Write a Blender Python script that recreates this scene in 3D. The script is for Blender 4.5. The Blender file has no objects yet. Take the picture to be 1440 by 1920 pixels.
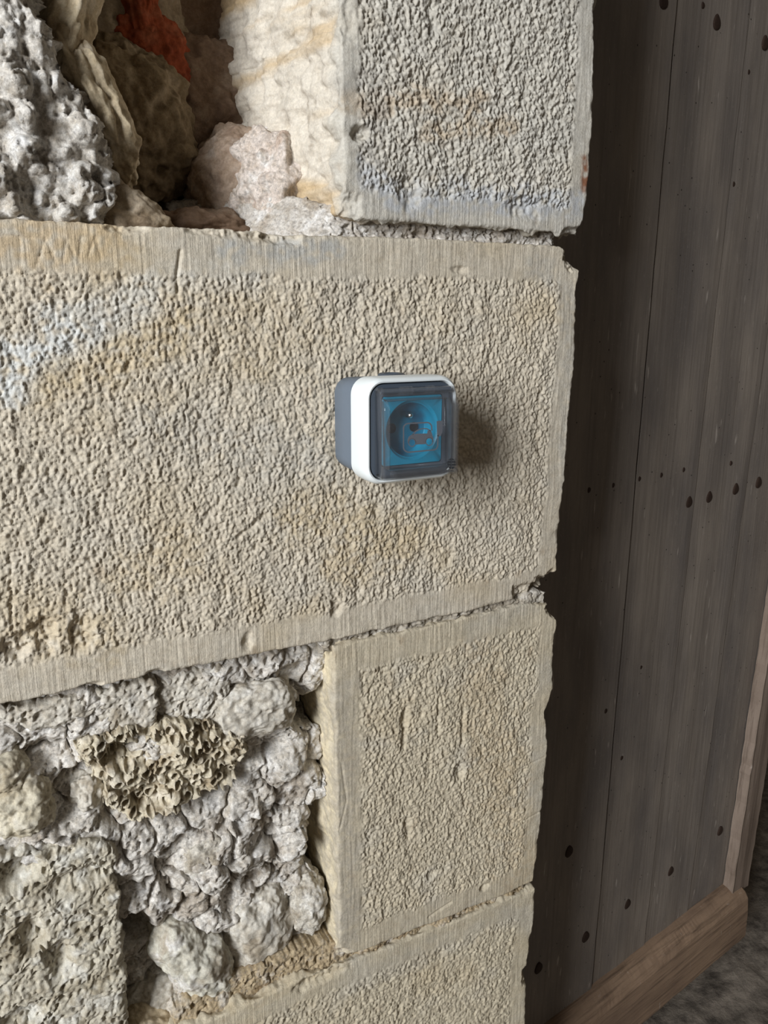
import bpy, bmesh, math
import numpy as np
from mathutils import Matrix, Vector

# ------------------------------------------------------------------ camera, world, light, exposure
scene = bpy.context.scene
FPX = 1500.0                                   # focal length in pixels of the 1440x1920 frame
CAM = np.array([-0.30492, -0.56596, 0.08841])  # metres; wall face is the plane y = 0, z is up
AX = np.array([[0.88521697, 0.11140486, 0.45164131],     # world axes seen in camera axes (right, up, forward)
               [-0.46517258, 0.21684199, 0.85825056],
               [0.00232152, 0.96982911, -0.24377469]])
cd = bpy.data.cameras.new('camera'); cam = bpy.data.objects.new('camera', cd)
scene.collection.objects.link(cam)
cd.sensor_fit = 'VERTICAL'; cd.sensor_height = 24.0; cd.lens = 24.0 * FPX / 1920.0
cd.clip_start = 0.01
R3 = Matrix((tuple(AX[:, 0]), tuple(AX[:, 1]), tuple(-AX[:, 2]))).transposed()
cam.matrix_world = Matrix.Translation(Vector(CAM)) @ R3.to_4x4()
scene.camera = cam

world = bpy.data.worlds.new('world'); scene.world = world; world.use_nodes = True
bg = world.node_tree.nodes['Background']
bg.inputs[0].default_value = (1.0, 0.86, 0.70, 1); bg.inputs[1].default_value = 0.075

def area(name, loc, target, sx, sy, power, col):
    l = bpy.data.lights.new(name, 'AREA'); l.shape = 'RECTANGLE'; l.size = sx; l.size_y = sy
    l.energy = power; l.color = col
    o = bpy.data.objects.new(name, l); scene.collection.objects.link(o)
    o.location = loc
    o.rotation_euler = (Vector(target) - Vector(loc)).to_track_quat('-Z', 'Y').to_euler()
    return o
# daylight through the open barn doorway, to the left of the wall
area('doorway_daylight', (-2.35, -1.50, 0.75), (0, 0, -0.1), 0.8, 1.4, 122, (0.95, 0.975, 1.0))

vs = scene.view_settings
vs.view_transform = 'Standard'; vs.look = 'None'; vs.gamma = 1.0; vs.use_curve_mapping = False
vs.exposure = 0.0

# ------------------------------------------------------------------ helpers
COL = scene.collection
def W(px, py, y=0.0):
    """world x, z of the point of the plane y that a photo pixel shows"""
    d = AX @ np.array([(px - 720) / FPX, (960 - py) / FPX, 1.0])
    p = CAM + d * ((y - CAM[1]) / d[1])
    return np.array([p[0], p[2]])
def lin(r, g, b):
    c = np.array([r, g, b]) / 255.0
    return np.where(c <= 0.04045, c / 12.92, ((c + 0.055) / 1.055) ** 2.4)
def sm(a, b, x):
    t = np.clip((x - a) / (b - a), 0, 1); return t * t * (3 - 2 * t)

_r = np.random.RandomState(7)
PERM = np.tile(_r.permutation(512), 3).astype(np.int64)
G3 = _r.normal(size=(512, 3)); G3 /= np.linalg.norm(G3, axis=1)[:, None]
RND = _r.rand(512, 4)
def hsh(i, j, k): return PERM[PERM[PERM[i & 511] + (j & 511)] + (k & 511)]
def pn(x, y, z):
    """gradient noise, about -0.7..0.7"""
    xi, yi, zi = np.floor(x).astype(np.int64), np.floor(y).astype(np.int64), np.floor(z).astype(np.int64)
    fx, fy, fz = x - xi, y - yi, z - zi
    u, v, w = [t * t * t * (t * (t * 6 - 15) + 10) for t in (fx, fy, fz)]
    r = 0
    for a in (0, 1):
        for b in (0, 1):
            for c in (0, 1):
                g = G3[hsh(xi + a, yi + b, zi + c)]
                d = g[..., 0] * (fx - a) + g[..., 1] * (fy - b) + g[..., 2] * (fz - c)
                r = r + d * (u if a else 1 - u) * (v if b else 1 - v) * (w if c else 1 - w)
    return r
def p2(x, y, s=0.0): return pn2(x, y, int(s * 7) + 3)
def pn2(x, y, k):
    xi, yi = np.floor(x).astype(np.int64), np.floor(y).astype(np.int64)
    fx, fy = x - xi, y - yi
    u, v = [t * t * t * (t * (t * 6 - 15) + 10) for t in (fx, fy)]
    r = 0
    for a in (0, 1):
        for b in (0, 1):
            g = G3[hsh(xi + a, yi + b, k + 0 * xi)]
            r = r + 1.3 * (g[..., 0] * (fx - a) + g[..., 1] * (fy - b)) * (u if a else 1 - u) * (v if b else 1 - v)
    return r
def fbm2(x, y, s=0, o=4, g=0.5):
    r, a = 0, 1.0
    for i in range(o):
        r = r + a * p2(x, y, s + i * 3); x, y, a = x * 2.03, y * 2.03, a * g
    return r
def fbm3(x, y, z, o=4, g=0.5):
    r, a = 0, 1.0
    for i in range(o):
        r = r + a * pn(x, y, z + i * 17.3); x, y, z, a = x * 2.03, y * 2.03, z * 2.03, a * g
    return r
def wor2(x, y, s=0, jit=0.9):
    """F1, F2 and the random values of the nearest cell"""
    xi, yi = np.floor(x).astype(np.int64), np.floor(y).astype(np.int64)
    f1 = np.full(x.shape, 9.0); f2 = f1.copy(); cid = np.zeros(x.shape, np.int64)
    for a in (-1, 0, 1):
        for b in (-1, 0, 1):
            h = hsh(xi + a, yi + b, s + 0 * xi)
            d = np.hypot(xi + a + .5 + jit * (RND[h, 0] - .5) - x, yi + b + .5 + jit * (RND[h, 1] - .5) - y)
            n = d < f1
            f2 = np.where(n, f1, np.minimum(f2, d)); cid = np.where(n, h, cid); f1 = np.where(n, d, f1)
    return f1, f2, RND[cid, 2], RND[cid, 3]
def wor3(x, y, z, jit=0.9):
    xi, yi, zi = [np.floor(t).astype(np.int64) for t in (x, y, z)]
    f1 = np.full(x.shape, 9.0)
    for a in (-1, 0, 1):
        for b in (-1, 0, 1):
            for c in (-1, 0, 1):
                h = hsh(xi + a, yi + b, zi + c)
                d = (xi + a + .5 + jit * (RND[h, 0] - .5) - x) ** 2 + (yi + b + .5 + jit * (RND[h, 1] - .5) - y) ** 2 \
                    + (zi + c + .5 + jit * (RND[h, 2] - .5) - z) ** 2
                f1 = np.minimum(f1, d)
    return np.sqrt(f1)

def tag(o, label=None, cat=None, group=None, kind=None):
    for k, v in (('label', label), ('category', cat), ('group', group), ('kind', kind)):
        if v: o[k] = v
    return o
def empty(name, loc=(0, 0, 0)):
    o = bpy.data.objects.new(name, None); COL.objects.link(o); o.location = loc; o.empty_display_size = 0.02
    return o
def np_obj(name, co, quads, mat, parent=None, tint=None, stri=None, smooth=True, origin=None):
    """one mesh object from arrays; its origin is put at its own centre"""
    co = np.asarray(co, float)
    org = co.mean(0) if origin is None else np.asarray(origin, float)
    me = bpy.data.meshes.new(name)
    nv, nf = len(co), len(quads); k = len(quads[0])
    me.vertices.add(nv); me.vertices.foreach_set('co', (co - org).astype(np.float32).ravel())
    me.loops.add(nf * k); me.loops.foreach_set('vertex_index', np.asarray(quads, np.int32).ravel())
    me.polygons.add(nf)
    me.polygons.foreach_set('loop_start', np.arange(0, nf * k, k, dtype=np.int32))
    me.polygons.foreach_set('use_smooth', np.full(nf, smooth))
    me.update(calc_edges=True); me.validate()
    if tint is not None:
        a = me.color_attributes.new('tint', 'FLOAT_COLOR', 'POINT')
        a.data.foreach_set('color', np.hstack([tint, np.ones((nv, 1))]).astype(np.float32).ravel())
    if stri is not None:
        a = me.attributes.new('stri', 'FLOAT', 'POINT'); a.data.foreach_set('value', stri.astype(np.float32))
    me.materials.append(mat)
    o = bpy.data.objects.new(name, me); COL.objects.link(o)
    pl = Vector((0, 0, 0))
    if parent is not None: o.parent = parent; pl = parent.location
    o.location = Vector(org) - pl
    return o
def bm_obj(name, bm, mat, parent=None, loc=(0, 0, 0), smooth=False):
    me = bpy.data.meshes.new(name); bmesh.ops.recalc_face_normals(bm, faces=bm.faces[:])
    bm.to_mesh(me); bm.free()
    if smooth:
        for p in me.polygons: p.use_smooth = True
    me.materials.append(mat)
    o = bpy.data.objects.new(name, me); COL.objects.link(o); o.location = loc
    if parent is not None: o.parent = parent
    return o

# ------------------------------------------------------------------ materials
def newmat(name):
    m = bpy.data.materials.new(name); m.use_nodes = True
    nt = m.node_tree; b = nt.nodes['Principled BSDF']
    return m, nt, b
def nd(nt, t, **kw):
    n = nt.nodes.new(t)
    for k, v in kw.items(): setattr(n, k, v)
    return n
def stone_mat(name, fine=1.0, grain=1.0, stri=False, speck=None, rough=0.95, blot=0.0):
    """colour from the mesh's own tint layer, grain and fine relief from noise"""
    m, nt, b = newmat(name); L = nt.links.new
    at = nd(nt, 'ShaderNodeAttribute', attribute_name='tint')
    geo = nd(nt, 'ShaderNodeNewGeometry')
    n1 = nd(nt, 'ShaderNodeTexNoise'); n1.inputs['Scale'].default_value = 420; n1.inputs['Detail'].default_value = 6
    n1.inputs['Roughness'].default_value = 0.75
    L(geo.outputs['Position'], n1.inputs['Vector'])
    mr = nd(nt, 'ShaderNodeMapRange'); mr.inputs['From Min'].default_value = 0.3; mr.inputs['From Max'].default_value = 0.7
    mr.inputs['To Min'].default_value = 1 - 0.20 * grain; mr.inputs['To Max'].default_value = 1 + 0.12 * grain
    L(n1.outputs[0], mr.inputs['Value'])
    mx = nd(nt, 'ShaderNodeMix', data_type='RGBA', blend_type='MULTIPLY'); mx.inputs[0].default_value = 1
    L(at.outputs['Color'], mx.inputs[6]); L(mr.outputs[0], mx.inputs[7])
    out = mx.outputs[2]
    if blot:
        n3 = nd(nt, 'ShaderNodeTexNoise'); n3.inputs['Scale'].default_value = 130; n3.inputs['Detail'].default_value = 5; n3.inputs['Roughness'].default_value = 0.7
        L(geo.outputs['Position'], n3.inputs['Vector'])
        r3 = nd(nt, 'ShaderNodeValToRGB'); L(n3.outputs[0], r3.inputs[0])
        r3.color_ramp.elements[0].position = .36; r3.color_ramp.elements[0].color = (1 - .45 * blot, 1 - .52 * blot, 1 - .62 * blot, 1)
        r3.color_ramp.elements[1].position = .56; r3.color_ramp.elements[1].color = (1.0, 1.0, 1.0, 1)
        m3 = nd(nt, 'ShaderNodeMix', data_type='RGBA', blend_type='MULTIPLY'); m3.inputs[0].default_value = 1
        L(out, m3.inputs[6]); L(r3.outputs[0], m3.inputs[7]); out = m3.outputs[2]
    if speck:
        vo = nd(nt, 'ShaderNodeTexVoronoi'); vo.inputs['Scale'].default_value = 520
        L(geo.outputs['Position'], vo.inputs['Vector'])
        wn = nd(nt, 'ShaderNodeSeparateColor'); L(vo.outputs['Color'], wn.inputs[0])
        th = nd(nt, 'ShaderNodeMapRange'); th.inputs['From Min'].default_value = 0.86; th.inputs['From Max'].default_value = 0.90
        L(wn.outputs[0], th.inputs['Value'])
        mu = nd(nt, 'ShaderNodeMath', operation='MULTIPLY'); mu.inputs[1].default_value = 0.4; L(th.outputs[0], mu.inputs[0])
        m2 = nd(nt, 'ShaderNodeMix', data_type='RGBA'); L(mu.outputs[0], m2.inputs[0]); L(out, m2.inputs[6])
        m2.inputs[7].default_value = (*speck, 1); out = m2.outputs[2]
    L(out, b.inputs['Base Color'])
    b.inputs['Roughness'].default_value = rough
    b.inputs['Specular IOR Level'].default_value = 0.25
    bp = nd(nt, 'ShaderNodeBump'); bp.inputs['Strength'].default_value = min(1, 0.75 * fine); bp.inputs['Distance'].default_value = 0.0016 * max(1, fine)
    L(n1.outputs[0], bp.inputs['Height']); nrm = bp.outputs[0]
    if stri:
        sa = nd(nt, 'ShaderNodeAttribute', attribute_name='stri')
        mp = nd(nt, 'ShaderNodeMapping'); mp.inputs['Scale'].default_value = (900, 900, 26)
        mp.inputs['Rotation'].default_value = (0, 0.04, 0)
        L(geo.outputs['Position'], mp.inputs['Vector'])
        n2 = nd(nt, 'ShaderNodeTexNoise'); n2.inputs['Scale'].default_value = 1; n2.inputs['Detail'].default_value = 3
        L(mp.outputs[0], n2.inputs['Vector'])
        b2 = nd(nt, 'ShaderNodeBump'); b2.inputs['Distance'].default_value = 0.0011
        L(sa.outputs['Fac'], b2.inputs['Strength']); L(n2.outputs[0], b2.inputs['Height']); L(nrm, b2.inputs['Normal'])
        nrm = b2.outputs[0]
    L(nrm, b.inputs['Normal'])
    return m
M_ASH = stone_mat('dressed_limestone', fine=0.75, stri=True, grain=1.2, blot=.25)
M_RUB = stone_mat('rubble_stone', fine=.75, grain=1.5, blot=.5)
M_MOR = stone_mat('lime_mortar', fine=.9, grain=2.2, blot=.55, speck=(0.22, 0.20, 0.18))

def plain(name, col, rough=0.5, spec=0.5, metal=0.0, grain=0.0, scale=300):
    m, nt, b = newmat(name)
    b.inputs['Roughness'].default_value = rough; b.inputs['Specular IOR Level'].default_value = spec
    b.inputs['Metallic'].default_value = metal
    n = nd(nt, 'ShaderNodeTexNoise'); n.inputs['Scale'].default_value = scale; n.inputs['Detail'].default_value = 4
    g = nd(nt, 'ShaderNodeNewGeometry'); nt.links.new(g.outputs['Position'], n.inputs['Vector'])
    r = nd(nt, 'ShaderNodeMapRange'); r.inputs['To Min'].default_value = 1 - grain; r.inputs['To Max'].default_value = 1 + grain
    nt.links.new(n.outputs[0], r.inputs['Value'])
    mx = nd(nt, 'ShaderNodeMix', data_type='RGBA', blend_type='MULTIPLY'); mx.inputs[0].default_value = 1
    mx.inputs[6].default_value = (*col, 1); nt.links.new(r.outputs[0], mx.inputs[7])
    nt.links.new(mx.outputs[2], b.inputs['Base Color'])
    return m

# ------------------------------------------------------------------ dressed blocks and masonry patches
def resample(pl, n):
    pl = np.asarray(pl, float); s = np.r_[0, np.cumsum(np.hypot(*np.diff(pl, axis=0).T))]
    t = np.linspace(0, s[-1], n)
    return np.stack([np.interp(t, s, pl[:, 0]), np.interp(t, s, pl[:, 1])], 1)
def patch(name, parent, mat, bottom, right, top, left, y0=0.0, res=0.00088, relief=None, tintf=None, rough=0.0012,
          edge_r=0.004, chips=(), depth=(0.05, 0.05, 0.05, 0.05), lean=(0, 0, 0, 0), side_amp=0.002, rings=18, label=None, pix=True,
          warp=0.0, stri=True):
    """a piece of masonry: outline of four edges in the plane y0, its face displaced, its sides carried back into the wall.
    depth / lean: for bottom, right, top, left, how far the side goes back and how much it spreads per metre"""
    conv = (lambda l: np.array([W(a, b, y0) for a, b in l])) if pix else np.array
    Bt, Rt, Tp, Lf = conv(bottom), conv(right), conv(top), conv(left)
    ln = lambda p: np.hypot(*np.diff(p, axis=0).T).sum()
    nu = int(max(ln(Bt), ln(Tp)) / res) + 2; nv = int(max(ln(Lf), ln(Rt)) / res) + 2
    B, T, L_, R_ = resample(Bt, nu), resample(Tp, nu), resample(Lf, nv), resample(Rt, nv)
    u = np.linspace(0, 1, nu)[None, :, None]; v = np.linspace(0, 1, nv)[:, None, None]
    P = (1 - v) * B[None] + v * T[None] + (1 - u) * L_[:, None] + u * R_[:, None] \
        - ((1 - u) * (1 - v) * B[0] + u * (1 - v) * B[-1] + (1 - u) * v * T[0] + u * v * T[-1])
    X, Z = P[..., 0].copy(), P[..., 1].copy()
    wd = np.hypot(*(R_ - L_).T)[:, None]; ht = np.hypot(*(T - B).T)[None, :]
    dl, dr = u[..., 0] * wd, (1 - u[..., 0]) * wd
    db, dt = v[..., 0] * ht, (1 - v[..., 0]) * ht
    d = np.minimum(np.minimum(dl, dr), np.minimum(db, dt))
    k = np.exp(-d / 0.006)
    sd = (len(name) * 13.7 + abs(X.mean()) * 977) % 50
    X += k * rough * (fbm2(X / .012 + sd, Z / .012, 1, 3) + .5 * p2(X / .003, Z / .003 + sd, 2))
    Z += k * rough * (fbm2(X / .012 + sd + 40, Z / .012, 5, 3) + .5 * p2(X / .003, Z / .003 + sd, 9))
    er = edge_r * np.clip(.75 + 1.3 * fbm2(X / .018 + sd, Z / .018, 4, 3), .25, 2.2)
    q = np.clip(1 - d / er, 0, 1)
    Y = y0 + er * .8 * (1 - np.sqrt(np.clip(1 - q * q, 0, 1)))
    h, st = relief(X, Z, dict(d=d, l=dl, r=dr, b=db, t=dt))
    Y = Y - h
    for (cx, cy, rx, rz, dp) in chips:
        c = W(cx, cy, y0) if pix else np.array([cx, cy])
        rr = np.hypot((X - c[0]) / rx, (Z - c[1]) / rz) * (1 + .45 * fbm2(X / .012 + cx, Z / .012, 3, 3))
        w = sm(1.0, .35, rr)
        Y += dp * w * (1 + .5 * fbm2(X / .006, Z / .006, 6, 3)); st = st * (1 - w)
    if warp:
        wx, wz = fbm2(X / .02 + 9, Z / .02, 11, 3), fbm2(X / .02, Z / .02 + 9, 15, 3)
        X = X + warp * wx * sm(0, .01, d); Z = Z + warp * wz * sm(0, .01, d)
    idx = np.arange(nu * nv).reshape(nv, nu)
    q1 = np.stack([idx[:-1, :-1], idx[:-1, 1:], idx[1:, 1:], idx[1:, :-1]], -1).reshape(-1, 4)
    co = np.stack([X, Y, Z], -1).reshape(-1, 3)
    # sides
    loop = np.r_[idx[0, :], idx[1:, -1], idx[-1, -2::-1], idx[-2:0:-1, 0]]
    side = np.r_[np.zeros(nu), np.ones(nv - 1), np.full(nu - 1, 2), np.full(nv - 2, 3)].astype(int)
    nl = len(loop); base = co[loop]
    tg = np.roll(base, -3, 0) - np.roll(base, 3, 0); on = np.stack([tg[:, 2], -tg[:, 0]], 1)
    on /= np.linalg.norm(on, axis=1)[:, None] + 1e-9
    sn = np.array([[0, -1], [1, 0], [0, 1], [-1, 0]])[side]
    on = .3 * on + .7 * sn
    ker = np.ones(9) / 9
    def blur(a): return np.convolve(np.r_[a[-4:], a, a[:4]], ker, 'valid')
    dep = blur(np.array(depth, float)[side]); lea = blur(np.array(lean, float)[side])
    cos, qs, prev = [co], [q1], loop
    sts = [st.reshape(-1)]
    for j in range(1, rings + 1):
        t = (j / rings) ** 1.35
        dy = dep * t
        n = fbm3(base[:, 0] / .02, (base[:, 1] + dy) / .02 + sd, base[:, 2] / .02, 4) * side_amp * 2.2 * min(1, j / 3)
        lat = lea * dy + n
        r = np.stack([base[:, 0] + on[:, 0] * lat, base[:, 1] + dy, base[:, 2] + on[:, 1] * lat], 1)
        cur = np.arange(nl) + sum(len(c) for c in cos); cos.append(r); sts.append(np.zeros(nl))
        qs.append(np.stack([np.roll(prev, -1), prev, cur, np.roll(cur, -1)], -1)); prev = cur
    co = np.vstack(cos); qd = np.vstack(qs); st = np.concatenate(sts)
    o = np_obj(name, co, qd, mat, parent, tint=tintf(co), stri=st)
    if label: o['label'] = label
    return o

def mixc(c, col, w): return c * (1 - w[:, None]) + np.asarray(col)[None] * w[:, None]
def pxd(co, pts, width, y0=0.0):
    """distance of points to a polyline given in photo pixels on the plane y0, in units of width"""
    P = np.array([W(a, b, y0) for a, b in pts]); q = co[:, [0, 2]]; best = np.full(len(q), 9e9)
    for a, b in zip(P[:-1], P[1:]):
        ab = b - a; t = np.clip(((q - a) @ ab) / (ab @ ab), 0, 1)
        best = np.minimum(best, np.hypot(*(q - a - t[:, None] * ab).T))
    return best / width
def tooled(mt=.022, mb=.022, ml=.0, mr=.02, amp=1.0, seed=0, scratch=(), rowtilt=.06):
    """punched field inside drafted margins"""
    def f(X, Z, D):
        wob = .003 * fbm2(X / .02, Z / .02, 31 + seed, 2)
        m = np.minimum.reduce([sm(a - .003, a + .003, dd + wob) if a > 0 else np.ones_like(X)
                               for a, dd in ((mt, D['t']), (mb, D['b']), (ml, D['l']), (mr, D['r']))])
        x2 = X + rowtilt * Z + .0022 * fbm2(X / .022, Z / .03, 41 + seed, 2); z2 = Z + .002 * p2(X / .02, Z / .02, 44)
        f1, f2, ra, rb = wor2(x2 / .0030, z2 / .0038, 5 + seed)
        pit = (sm(0, .45, f2 - f1) - .55) * (.5 + ra)
        n1 = p2(x2 / .0020, z2 / .0027, 50 + seed) + .8 * p2(x2 / .0036, z2 / .0052, 52 + seed) + .45 * p2(x2 / .0012, z2 / .0014, 53 + seed)
        h = amp * (.0005 * pit + .0019 * n1 + .0012 * fbm2(X / .018, Z / .024, 57 + seed, 2))
        h += amp * .0008 * np.minimum(0, p2(X / .009, Z / .013, 60 + seed) + .12) * 3
        sv = .00045 * p2(X / .0021, Z / .03, 63) + .0006 * fbm2(X / .02, Z / .02, 66 + seed, 3)
        out = m * h + (1 - m) * sv + .0015 * fbm2(X / .09, Z / .09, 70 + seed, 2)
        for pts, w, dp in scratch:
            cc = np.stack([X, 0 * X, Z], -1).reshape(-1, 3)
            out = out - dp * np.exp(-pxd(cc, pts, w).reshape(X.shape) ** 2)
        side = sm(.004, -.004, np.minimum(D['l'] - ml, D['r'] - mr)) * sm(0, .01, np.minimum(D['t'], D['b']) - .016)
        return out, (1 - m) * (1 - .85 * side) * .45
    return f

wall = tag(empty('wall_front', (0, 0.2, -1.12)), 'old limestone wall of dressed corner blocks and rough rubble infill', 'wall', kind='structure')

# --- main block carrying the socket
BE, WH, OC, GR, BR = lin(206, 196, 178), lin(214, 216, 214), lin(194, 176, 143), lin(188, 184, 175), lin(158, 138, 112)
def ash_tint(base, ochre=.5, grey=.5, seed=0, extra=()):
    def f(co):
        x, y, z = co.T
        c = np.tile(base, (len(co), 1))
        c = mixc(c, OC, ochre * sm(.05, .6, fbm3(x / .08 + seed, y / .08, z / .06, 4)))
        c = mixc(c, GR, grey * sm(.0, .5, fbm3(x / .07 + seed + 31, y / .07, z / .05, 4)))
        c = mixc(c, BR, .5 * sm(.3, .8, fbm3(x / .016 + seed, y / .016, z / .02 + 7, 3)))
        for fn in extra: c = fn(co, c)
        return c
    return f
def streak(pts, width, col, amt, br=.9, y0=0.0):
    def f(co, c):
        n = fbm3(co[:, 0] / .02, co[:, 1] / .02, co[:, 2] / .02, 4)
        w = amt * sm(1.0, .25, pxd(co, pts, width, y0) + br * n) * sm(-.35, .25, pn(co[:, 0] / .006, co[:, 1] / .006, co[:, 2] / .006) + .1)
        return mixc(c, col, w)
    return f
LETTERS = [([(-5, 440), (60, 447)], 0), ([(36, 445), (38, 500)], 0), ([(68, 498), (85, 447), (105, 492)], 0), ([(74, 478), (100, 474)], 0),
           ([(118, 490), (124, 450), (148, 492), (152, 446)], 0), ([(165, 480), (178, 446), (190, 484)], 0)]
SCR = [(p, .0008, .0007) for p, _ in LETTERS] + [([(338, 470), (331, 520), (333, 560)], .0012, .0018), ([(18, 1040), (24, 1190)], .0012, .0014),
       ([(640, 960), (770, 900)], .001, .0008), ([(440, 1010), (500, 965)], .002, .0016), ([(120, 1235), (180, 1250)], .001, .001)]
patch('stone_block', wall, M_ASH,
      bottom=[(-141, 1349), (0, 1322), (150, 1292), (185, 1289), (290, 1264), (350, 1254), (480, 1228), (620, 1200), (760, 1172), (900, 1142), (985, 1120), (1032, 1108)],
      right=[(1032, 1108), (1044, 1070), (1050, 980), (1058, 900), (1066, 800), (1072, 720), (1080, 640), (1080, 540), (1087, 505), (1078, 480)],
      top=[(-285, 399), (0, 410), (130, 415), (250, 424), (400, 428), (480, 432), (540, 440), (800, 447), (1050, 461), (1078, 480)],
      left=[(-141, 1349), (-285, 399)], relief=tooled(.030, .026, 0, .022, seed=0, scratch=SCR),
      tintf=ash_tint(BE, .45, .3, 0, [streak([(0, 710), (110, 640), (180, 600), (262, 560)], .024, WH, .9),
                                      streak([(300, 520), (480, 520)], .016, WH, .45), streak([(420, 470), (620, 470)], .012, lin(170, 176, 180), .5),
                                      streak([(100, 715), (190, 690), (330, 620)], .02, OC, .7), streak([(-40, 450), (180, 460)], .03, lin(200, 174, 134), .6),
                                      streak([(250, 560), (500, 620)], .05, OC, .35), streak([(560, 960), (760, 1010), (640, 1060)], .03, OC, .6),
                                      streak([(60, 1170), (190, 1200)], .03, OC, .5), streak([(280, 800), (600, 870)], .03, GR, .5),
                                      streak([(250, 1080), (340, 1040)], .03, OC, .5), streak([(1000, 500), (1070, 560), (1060, 900)], .015, GR, .5)]),
      chips=[(1085, 478, .018, .016, .012), (1024, 1100, .022, .014, .016), (985, 1110, .020, .010, .006), (290, 1265, .010, .006, .006),
             (80, 1190, .012, .016, .006), (150, 1195, .012, .02, .005), (30, 1215, .014, .012, .006), (235, 428, .02, .004, .004), (480, 438, .03, .006, .006), (530, 445, .02, .006, .006),
             (385, 432, .02, .005, .004), (630, 1140, .006, .010, .003), (465, 1205, .006, .010, .003), (170, 1290, .01, .005, .006), (860, 505, .01, .004, .002)],
      depth=(.10, .14, .12, .05), rings=14, edge_r=.0035, label='long dressed limestone block with punched face and a pale streak, behind the socket')

# --- upper corner block with its bright broken left return
def btop(co, c):
    x, y, z = co.T
    w = sm(-.012, .0, x + .041) * 0 + sm(.004, .02, y)          # broken side: banded, and tinted paler to look lit
    band = fbm3(x / .2, y / .2, z / .03, 4)
    c = mixc(c, lin(220, 211, 196), w * .9)
    c = mixc(c, lin(196, 168, 124), w * .8 * sm(.0, .45, band))
    return mixc(c, lin(120, 98, 70), w * .8 * sm(.42, .7, fbm3(x / .02 + 3, y / .02, z / .035, 3)))
patch('stone_block', wall, M_ASH,
      bottom=[(645, 396), (690, 412), (800, 420), (1000, 432), (1088, 439)],
      right=[(1088, 439), (1101, 380), (1107, 300), (1112, 200), (1116, 100), (1117, 40), (1127, 0), (1138, -204)],
      top=[(640, -361), (1138, -204)], left=[(645, 396), (641, 200), (640, 0), (640, -361)],
      relief=tooled(0, .020, .014, .020, seed=3, amp=1.25, scratch=[([(806, 10), (815, 60)], .004, .003), ([(1072, 0), (1066, 170)], .001, .0012)]),
      tintf=ash_tint(lin(202, 197, 186), .15, .5, 3, [streak([(660, 192), (760, 190), (900, 190)], .012, lin(182, 158, 126), .5), streak([(800, 250), (960, 232)], .010, lin(188, 164, 130), .5),
                                                      streak([(690, 330), (760, 380), (900, 370), (1080, 390)], .016, lin(186, 189, 193), .8), streak([(1096, 300), (1098, 350)], .006, lin(140, 84, 50), .9),
                                                      streak([(640, 150), (700, 150), (700, 300)], .012, lin(165, 160, 152), .6), btop]),
      chips=[(645, 390, .016, .014, .008), (677, 250, .009, .007, .006), (770, 355, .012, .02, .003), (1122, 20, .006, .02, .006), (650, 40, .008, .02, .003), (980, 390, .02, .012, .003), (1085, 435, .02, .006, .005)],
      depth=(.07, .14, .05, .20), lean=(-.1, 0, 0, .15), side_amp=.0045, rings=55, edge_r=.0035, label='pale corner block with rust-coloured bands and a broken side tinted pale as if lit, by the hollow')

# --- lower corner block
patch('stone_block', wall, M_ASH,
      bottom=[(637, 1797), (700, 1774), (760, 1751), (860, 1711), (940, 1679), (1000, 1652)],
      right=[(1000, 1652), (1008, 1600), (1020, 1480), (1027, 1400), (1022, 1335), (1037, 1290), (1040, 1200), (1044, 1165), (1030, 1134)],
      top=[(625, 1212), (700, 1196), (800, 1175), (900, 1152), (985, 1133), (1030, 1134)], left=[(637, 1797), (631, 1500), (625, 1212)],
      relief=tooled(.026, .024, .024, .020, seed=6, amp=.95, scratch=[([(762, 1330), (756, 1400)], .0025, .003), ([(822, 1310), (821, 1385)], .001, .0014), ([(868, 1330), (867, 1395)], .002, .0022),
                    ([(764, 1540), (766, 1570)], .0035, .003), ([(870, 1490), (872, 1515)], .002, .0022), ([(640, 1430), (650, 1500), (636, 1560)], .0008, .0008), ([(804, 1720), (845, 1692)], .0012, .0015),
                    ([(980, 1540), (1015, 1520)], .0008, .001), ([(960, 1450), (1020, 1420)], .0008, .0008)]),
      tintf=ash_tint(lin(200, 189, 167), .25, .4, 9, [lambda co, c: mixc(c, lin(236, 222, 190), .85 * sm(.003, .012, co[:, 1]) * (co[:, 0] < .0)),  # left return tinted cream so that it looks lit
                                                     streak([(640, 1300), (650, 1780)], .02, lin(180, 172, 158), .6), streak([(900, 1250), (990, 1700)], .04, lin(192, 172, 140), .4)]),
      chips=[(1040, 1335, .006, .006, .005), (1043, 1140, .012, .010, .010), (862, 1445, .008, .012, .003), (905, 1665, .006, .005, .004), (810, 1640, .008, .006, .003), (960, 1485, .006, .005, .002), (640, 1790, .012, .008, .006), (1020, 1620, .01, .02, .003)],
      depth=(.06, .14, .06, .10), side_amp=.0018, rings=30, edge_r=.003, label='squarish corner block with a smooth margin and an edge tinted cream as if lit, beside the mortar')

# --- bottom block
patch('stone_block', wall, M_ASH,
      bottom=[(331, 2392), (978, 2042)], right=[(978, 2042), (985, 1920), (990, 1800), (1002, 1720), (1004, 1666)],
      top=[(300, 1951), (430, 1899), (560, 1838), (640, 1810), (760, 1765), (880, 1716), (1004, 1666)], left=[(331, 2392), (300, 1951)],
      relief=tooled(.024, 0, 0, .022, seed=9, amp=.95), tintf=ash_tint(lin(202, 191, 168), .35, .4, 14, [streak([(440, 1895), (640, 1815)], .010, OC, .35)]),
      chips=[(990, 1830, .01, .014, .008), (600, 1835, .03, .008, .005)], depth=(.05, .14, .10, .05), rings=26, side_amp=.004, edge_r=.003, res=.0011,
      label='dressed block at the foot of the corner, under the squarish one')

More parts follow.
